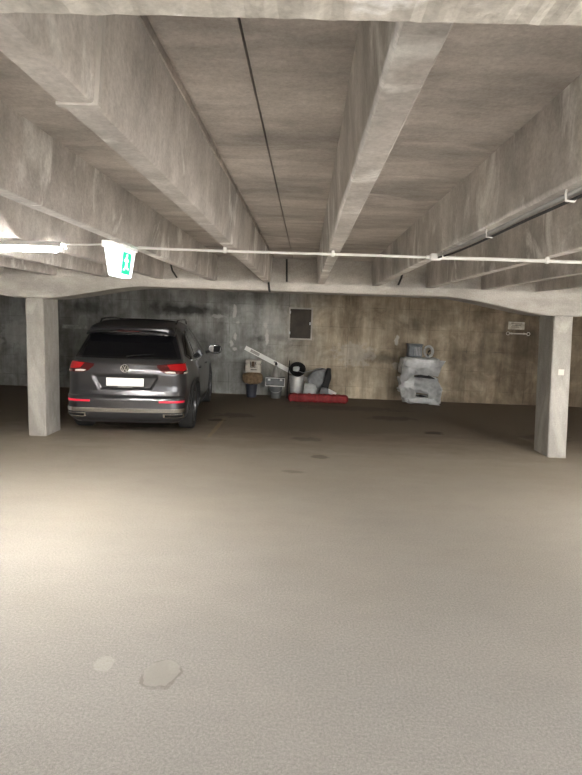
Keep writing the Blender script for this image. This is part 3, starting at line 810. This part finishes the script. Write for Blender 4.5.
# tail lights: body-side unit and tailgate unit
for s_ in (1, -1):
    t = part('tail_light', decal([(.455,1.035),(.46,1.005),(.545,.935),(.60,.915),(.985,.915),(1.03,.935),(1.045,1.055),(.99,1.075),(.70,1.062)], map_rear, .012, .022, sgn=s_, res=.02), 'lens_dark')
    obj('red_lens', decal([(.60,1.045),(.655,.975),(.80,.958),(.965,.965),(.985,1.05),(.93,1.062),(.70,1.052)], map_rear, .0155, .006, sgn=s_, res=.02), M['lens_red'], t, smooth=True, label='bright red lens')
    obj('clear_lens', decal([(.565,.947),(.60,.928),(.73,.925),(.72,.948),(.64,.955)], map_rear, .016, .006, sgn=s_, res=.02), M['lens_clear'], t, smooth=True, label='clear reversing lamp strip')
    obj('clear_lens', decal([(.86,.915),(1.01,.92),(1.02,.945),(.87,.938)], map_rear, .016, .006, sgn=s_, res=.02), M['lens_clear'], t, smooth=True, label='clear lamp strip under red lens')
    part('rear_reflector', decal([(.50,.508),(.905,.508),(.91,.538),(.50,.535)], map_rear, .007, .012, sgn=s_, res=.02), 'reflector', label='bright red reflector strip')
# lower bumper: black skirt, silver strip, tail pipe trims
part('bumper_skirt', decal(rear_poly([(.98,.235),(1.0,.362)]), map_rear, .006, .012), 'clad')
part('silver_strip', decal(rear_poly([(.90,.368),(.93,.425)]), map_rear, .012, .018), 'chrome', label='bright metal strip')
part('bumper_ledge', decal(rear_poly([(.90,.566),(.91,.592)]), map_rear, .010, .016), 'paint')
for s_ in (1, -1):
    e = part('exhaust_trim', decal([(.56,.300),(.60,.290),(.86,.290),(.89,.306),(.88,.350),(.56,.350)], map_rear, .018, .024, sgn=s_, res=.02), 'chrome')
    obj('exhaust_opening', decal([(.585,.302),(.855,.302),(.865,.338),(.585,.338)], map_rear, .0195, .006, sgn=s_, res=.02), M['dark_part'], e, smooth=True, label='black opening')
# number plate and its frame
yp = .052+.026
pf = part('plate_holder', B(-.268, .268, yp-.022, yp+.01, .708, .850, bev=.005), 'clad')
obj('number_plate', B(-.260, .260, yp-.027, yp-.021, .732, .846, bev=.003), M['plate'], pf, label='white number plate without characters')
obj('holder_strip', B(-.10, .10, yp-.0245, yp-.021, .714, .724), M['pale_bag'], pf)
# round emblem: ring with a V over a W
bg = part('badge', lathe([(0,0),(.055,0),(.055,.008),(0,.008)], 40, mtx=Matrix.Translation((0,.047,.985)) @ Matrix.Rotation(PI/2+.12, 4, 'X')), 'paint_dark')
mb_ = Matrix.Translation((0,.040,.985)) @ Matrix.Rotation(PI/2+.12, 4, 'X')
bm = lathe([(.049,-.002),(.057,-.002),(.058,.006),(.049,.006)], 40, mtx=mb_, closed=True)
def stroke(bm, a, b, wd=.0085):
    a, b = Vector((a[0],a[1],0)), Vector((b[0],b[1],0)); d = (b-a).normalized(); n = Vector((-d.y,d.x,0))*wd/2
    lo = [bm.verts.new(mb_ @ (p+Vector((0,0,h)))) for h in (0,.005) for p in (a+n,a-n,b-n,b+n)]
    for f in ((0,1,2,3),(7,6,5,4),(0,4,5,1),(1,5,6,2),(2,6,7,3),(3,7,4,0)): bm.faces.new([lo[i] for i in f])
stroke(bm, (-.023,.045), (-.003,.007)); stroke(bm, (.023,.045), (.003,.007))
for s_ in (-1, 1): stroke(bm, (s_*.044,.026), (s_*.019,-.041)); stroke(bm, (s_*.021,-.041), (s_*.001,.001))
obj('emblem', bm, M['chrome'], bg, label='chrome ring emblem with the letters V and W')
# rear wiper
wpr = part('rear_wiper', T([(.0,.155,1.145),(.02,.150,1.150),(.20,.160,1.175),(.38,.190,1.185)], [.014,.009,.007,.005], 8), 'dark_part')
# side glass, trims, doors, cladding
def side(poly): return poly
glass_front = [(2.02,1.075),(3.05,1.085),(2.98,1.14),(2.50,1.42),(2.30,1.495),(2.02,1.52)]
glass_rear = [(1.06,1.095),(1.96,1.077),(1.96,1.525),(1.50,1.525),(1.16,1.50)]
glass_qtr = [(.60,1.17),(.72,1.12),(1.0,1.10),(1.10,1.50),(.96,1.47),(.80,1.36)]
for s_ in (1, -1):
    part('side_trim', decal([(.50,1.15),(.66,1.085),(1.2,1.062),(3.10,1.062),(3.12,1.09),(2.52,1.455),(2.32,1.525),(1.95,1.552),(1.45,1.552),(.92,1.50),(.74,1.385)], map_side, .004, .010, sgn=s_), 'paint_dark')
    for nm, g in (('quarter_window', glass_qtr), ('door_window', glass_rear), ('door_window', glass_front)):
        part(nm, decal(g, map_side, .0085, .006, sgn=s_), 'glass')
    part('window_sill_strip', decal([(.72,1.070),(1.2,1.052),(3.08,1.050),(3.10,1.062),(1.2,1.066),(.72,1.086)], map_side, .010, .010, sgn=s_), 'chrome')
    for nm, y0_, y1_ in (('rear_door', 1.10, 2.02), ('front_door', 2.04, 3.02)):
        cut = (1.30 if nm == 'rear_door' else y0_)
        pl = [(cut,.40),(y1_,.40),(y1_,1.045),(y0_,1.045),(y0_,.86)] if nm == 'rear_door' else [(y0_,.40),(y1_-.02,.40),(y1_,1.045),(y0_,1.045)]
        dr = part(nm, decal(pl, map_side, .005, .010, sgn=s_), 'paint')
        p = map_side(y0_+.15, .93, .028, s_)
        obj('door_handle', tube(bmesh.new(), [map_side(y0_+.06,.925,.004,s_), map_side(y0_+.08,.928,.030,s_), map_side(y0_+.22,.93,.032,s_), map_side(y0_+.24,.93,.006,s_)], [.010,.011,.011,.009], 8), M['paint'], dr, smooth=True, label=None)
    part('fuel_flap' if s_ > 0 else 'side_panel', decal([(.50,.86),(.66,.86),(.66,1.0),(.50,1.0)], map_side, .003, .008, sgn=s_), 'paint')
    part('sill_cladding', decal([(WB0+.40,.24),(WB1-.40,.24),(WB1-.41,.375),(WB0+.41,.375)], map_side, .014, .022, sgn=s_), 'clad')
    part('sill_strip', decal([(WB0+.46,.378),(WB1-.46,.378),(WB1-.46,.392),(WB0+.46,.392)], map_side, .012, .016, sgn=s_), 'chrome')
    for yw in (WB0, WB1):
        outer = arc_pts(yw, WR, WR+.115, 0, 180, 24); inner = arc_pts(yw, WR, WR+.05, 180, 0, 24)
        bm = bmesh.new(); rs = []
        for a_, b_ in zip(outer, inner[::-1]):
            zo, zi = max(.21, a_[1]), max(.21, b_[1]); yo = min(max(a_[0], .20), 4.30)
            o1 = map_side(yo, zo, .012, s_); i1 = map_side(b_[0], zi, .020, s_); i2 = i1 - Vector((s_*.07,0,0)); o2 = o1 - Vector((s_*.02,0,0))
            rs.append([bm.verts.new(v) for v in (o1, i1, i2, o2)])
        for q, w_ in zip(rs, rs[1:]):
            for k in range(4): bm.faces.new((q[k], q[(k+1)%4], w_[(k+1)%4], w_[k]))
        bm.faces.new(rs[0]); bm.faces.new(rs[-1][::-1])
        part('arch_cladding', bm, 'clad')
    # mirrors
    bm = bmesh.new(); bmesh.ops.create_uvsphere(bm, u_segments=24, v_segments=14, radius=1.)
    for v in bm.verts:
        q = Vector([math.copysign(abs(c)**.7, c) for c in v.co])
        v.co = Vector((s_*(1.02+q.x*.125*s_), 2.93+max(q.y*.10, -.055)+.02*q.x*s_, 1.13+q.z*.085-.01*q.x*s_))
    mr = part('wing_mirror', bm, 'paint_dark')
    obj('mirror_glass', decal([(-.10,-.06),(.10,-.055),(.105,.06),(-.10,.062)], lambda a, b, off, sg: Vector((s_*(1.02+a), 2.873-off, 1.13+b)), .002, .006, res=.05), M['dark_part'], mr, label='mirror glass')
    obj('mirror_arm', T([(s_*.84,2.95,1.06),(s_*.93,2.95,1.085),(s_*.97,2.94,1.10)], [.03,.026,.024], 10), M['clad'], mr, smooth=True)
    # roof rails
    def roofp(y, x): 
        return x
    pts = [(s_*.575,.92,1.60),(s_*.578,1.0,1.648),(s_*.58,1.2,1.668),(s_*.575,1.6,1.674),(s_*.565,2.0,1.668),(s_*.555,2.2,1.645),(s_*.55,2.28,1.60)]
    part('roof_rail', T(pts, [.012,.016,.016,.016,.016,.016,.012], 10), 'paint_dark')
# wheels
def wheel(yw, s_):
    ry = Matrix.Translation((s_*.775, yw, WR)) @ Matrix.Rotation(s_*PI/2, 4, 'Y')
    prof = [(.235,-.105),(.30,-.115),(.330,-.110),(.343,-.092),(.345,-.06),(.345,.06),(.343,.092),(.330,.110),(.30,.115),(.235,.105),(.232,.0)]
    ty = part('tyre', lathe(prof, 48, mtx=ry, closed=True), 'rubber')
    bm = lathe([(.236,.104),(.222,.104),(.210,.06),(.205,-.09),(.236,-.10),(.234,.0)], 40, mtx=ry, closed=True)
    for k in range(5):
        for dd in (-.13, .13):
            a = 2*PI*k/5+dd; v = Vector((math.cos(a), math.sin(a), 0)); n = Vector((-v.y, v.x, 0))
            c = [v*.03+n*.022, v*.03-n*.022, v*.215-n*.014, v*.215+n*.014]
            lo = [bm.verts.new(ry @ (p+Vector((0,0,h)))) for h in (.055,.085) for p in c]
            for f in ((0,1,2,3),(7,6,5,4),(0,4,5,1),(1,5,6,2),(2,6,7,3),(3,7,4,0)): bm.faces.new([lo[i] for i in f])
    obj('alloy_rim', bm, M['alloy'], ty, smooth=True)
    obj('hub_cap', lathe([(0,.092),(.035,.090),(.042,.075),(.042,.05),(0,.05)], 24, mtx=ry), M['alloy'], ty, smooth=True)
    obj('brake_disc', lathe([(0,.0),(.16,.0),(.16,.025),(0,.025)], 32, mtx=ry), M['galv'], ty, smooth=True)
for yw in (WB0, WB1):
    for s_ in (1, -1): wheel(yw, s_)
part('axle', T([(-.70,WB0,WR),(.70,WB0,WR)], .035, 12), 'dark_part'); part('axle', T([(-.70,WB1,WR),(.70,WB1,WR)], .035, 12), 'dark_part')
# front end, facing the wall
part('bonnet', decal([(3.42,0),(4.3,0),(4.3,.01),(3.42,.01)], lambda a, b, off, s__: Vector((0,a,0)), .0, .0), 'paint') if False else None
part('windscreen', decal(rear_poly([(.66,1.12),(.52,1.50)]), lambda a, b, off, s__: (lambda R: Vector((a, R, b)))(interp(K_f, b)+.0-.10*(a/.8)**2+off), .008, .014), 'glass')
part('grille', B(-.52, .52, 4.46, 4.515, .62, .74, bev=.01), 'dark_part')
for s_ in (1, -1): part('headlight', B(*sorted((s_*.42, s_*.64)), 4.30, 4.47, .63, .75, bev=.03), 'lens_clear', label='clear headlight')
#CAR-END
# ------------------------------------------------------------------ camera
cam = bpy.data.cameras.new('camera'); co = bpy.data.objects.new('camera', cam); COL.objects.link(co)
cam.sensor_fit = 'HORIZONTAL'; cam.sensor_width = 36.; cam.lens = 36.*560/582; cam.clip_start = .02; cam.clip_end = 100
pit = math.atan(68.5/560); yaw = math.atan(13/560); rol = .035
f = Vector((-math.sin(yaw)*math.cos(pit), math.cos(yaw)*math.cos(pit), -math.sin(pit)))
r = Vector((math.cos(yaw), math.sin(yaw), 0)); u = r.cross(f)
r2 = r*math.cos(rol) + u*math.sin(rol); u2 = -r*math.sin(rol) + u*math.cos(rol)
mw = Matrix((r2, u2, -f)).transposed().to_4x4(); mw.translation = Vector((0,0,1.75))
co.matrix_world = mw
SC.camera = co
sun = bpy.data.lights.new('sun', 'SUN'); sun.energy = 14.; sun.angle = math.radians(1.5); sun.color = (1.,.98,.95)
so = bpy.data.objects.new('sun', sun); COL.objects.link(so)
so.rotation_euler = Vector((.15,.42,-.9)).to_track_quat('-Z','Y').to_euler(); so.location = (0,-8,8)
w = bpy.data.worlds.new('world'); SC.world = w; w.use_nodes = True
w.node_tree.nodes['Background'].inputs[0].default_value = (.5,.5,.5,1); w.node_tree.nodes['Background'].inputs[1].default_value = 6.
SC.view_settings.view_transform = 'Standard'; SC.view_settings.look = 'None'; SC.view_settings.gamma = 1.
SC.view_settings.use_curve_mapping = False
SC.view_settings.exposure = 1.82
SC.cycles.use_denoising = True
SC.cycles.max_bounces = 8; SC.cycles.diffuse_bounces = 6
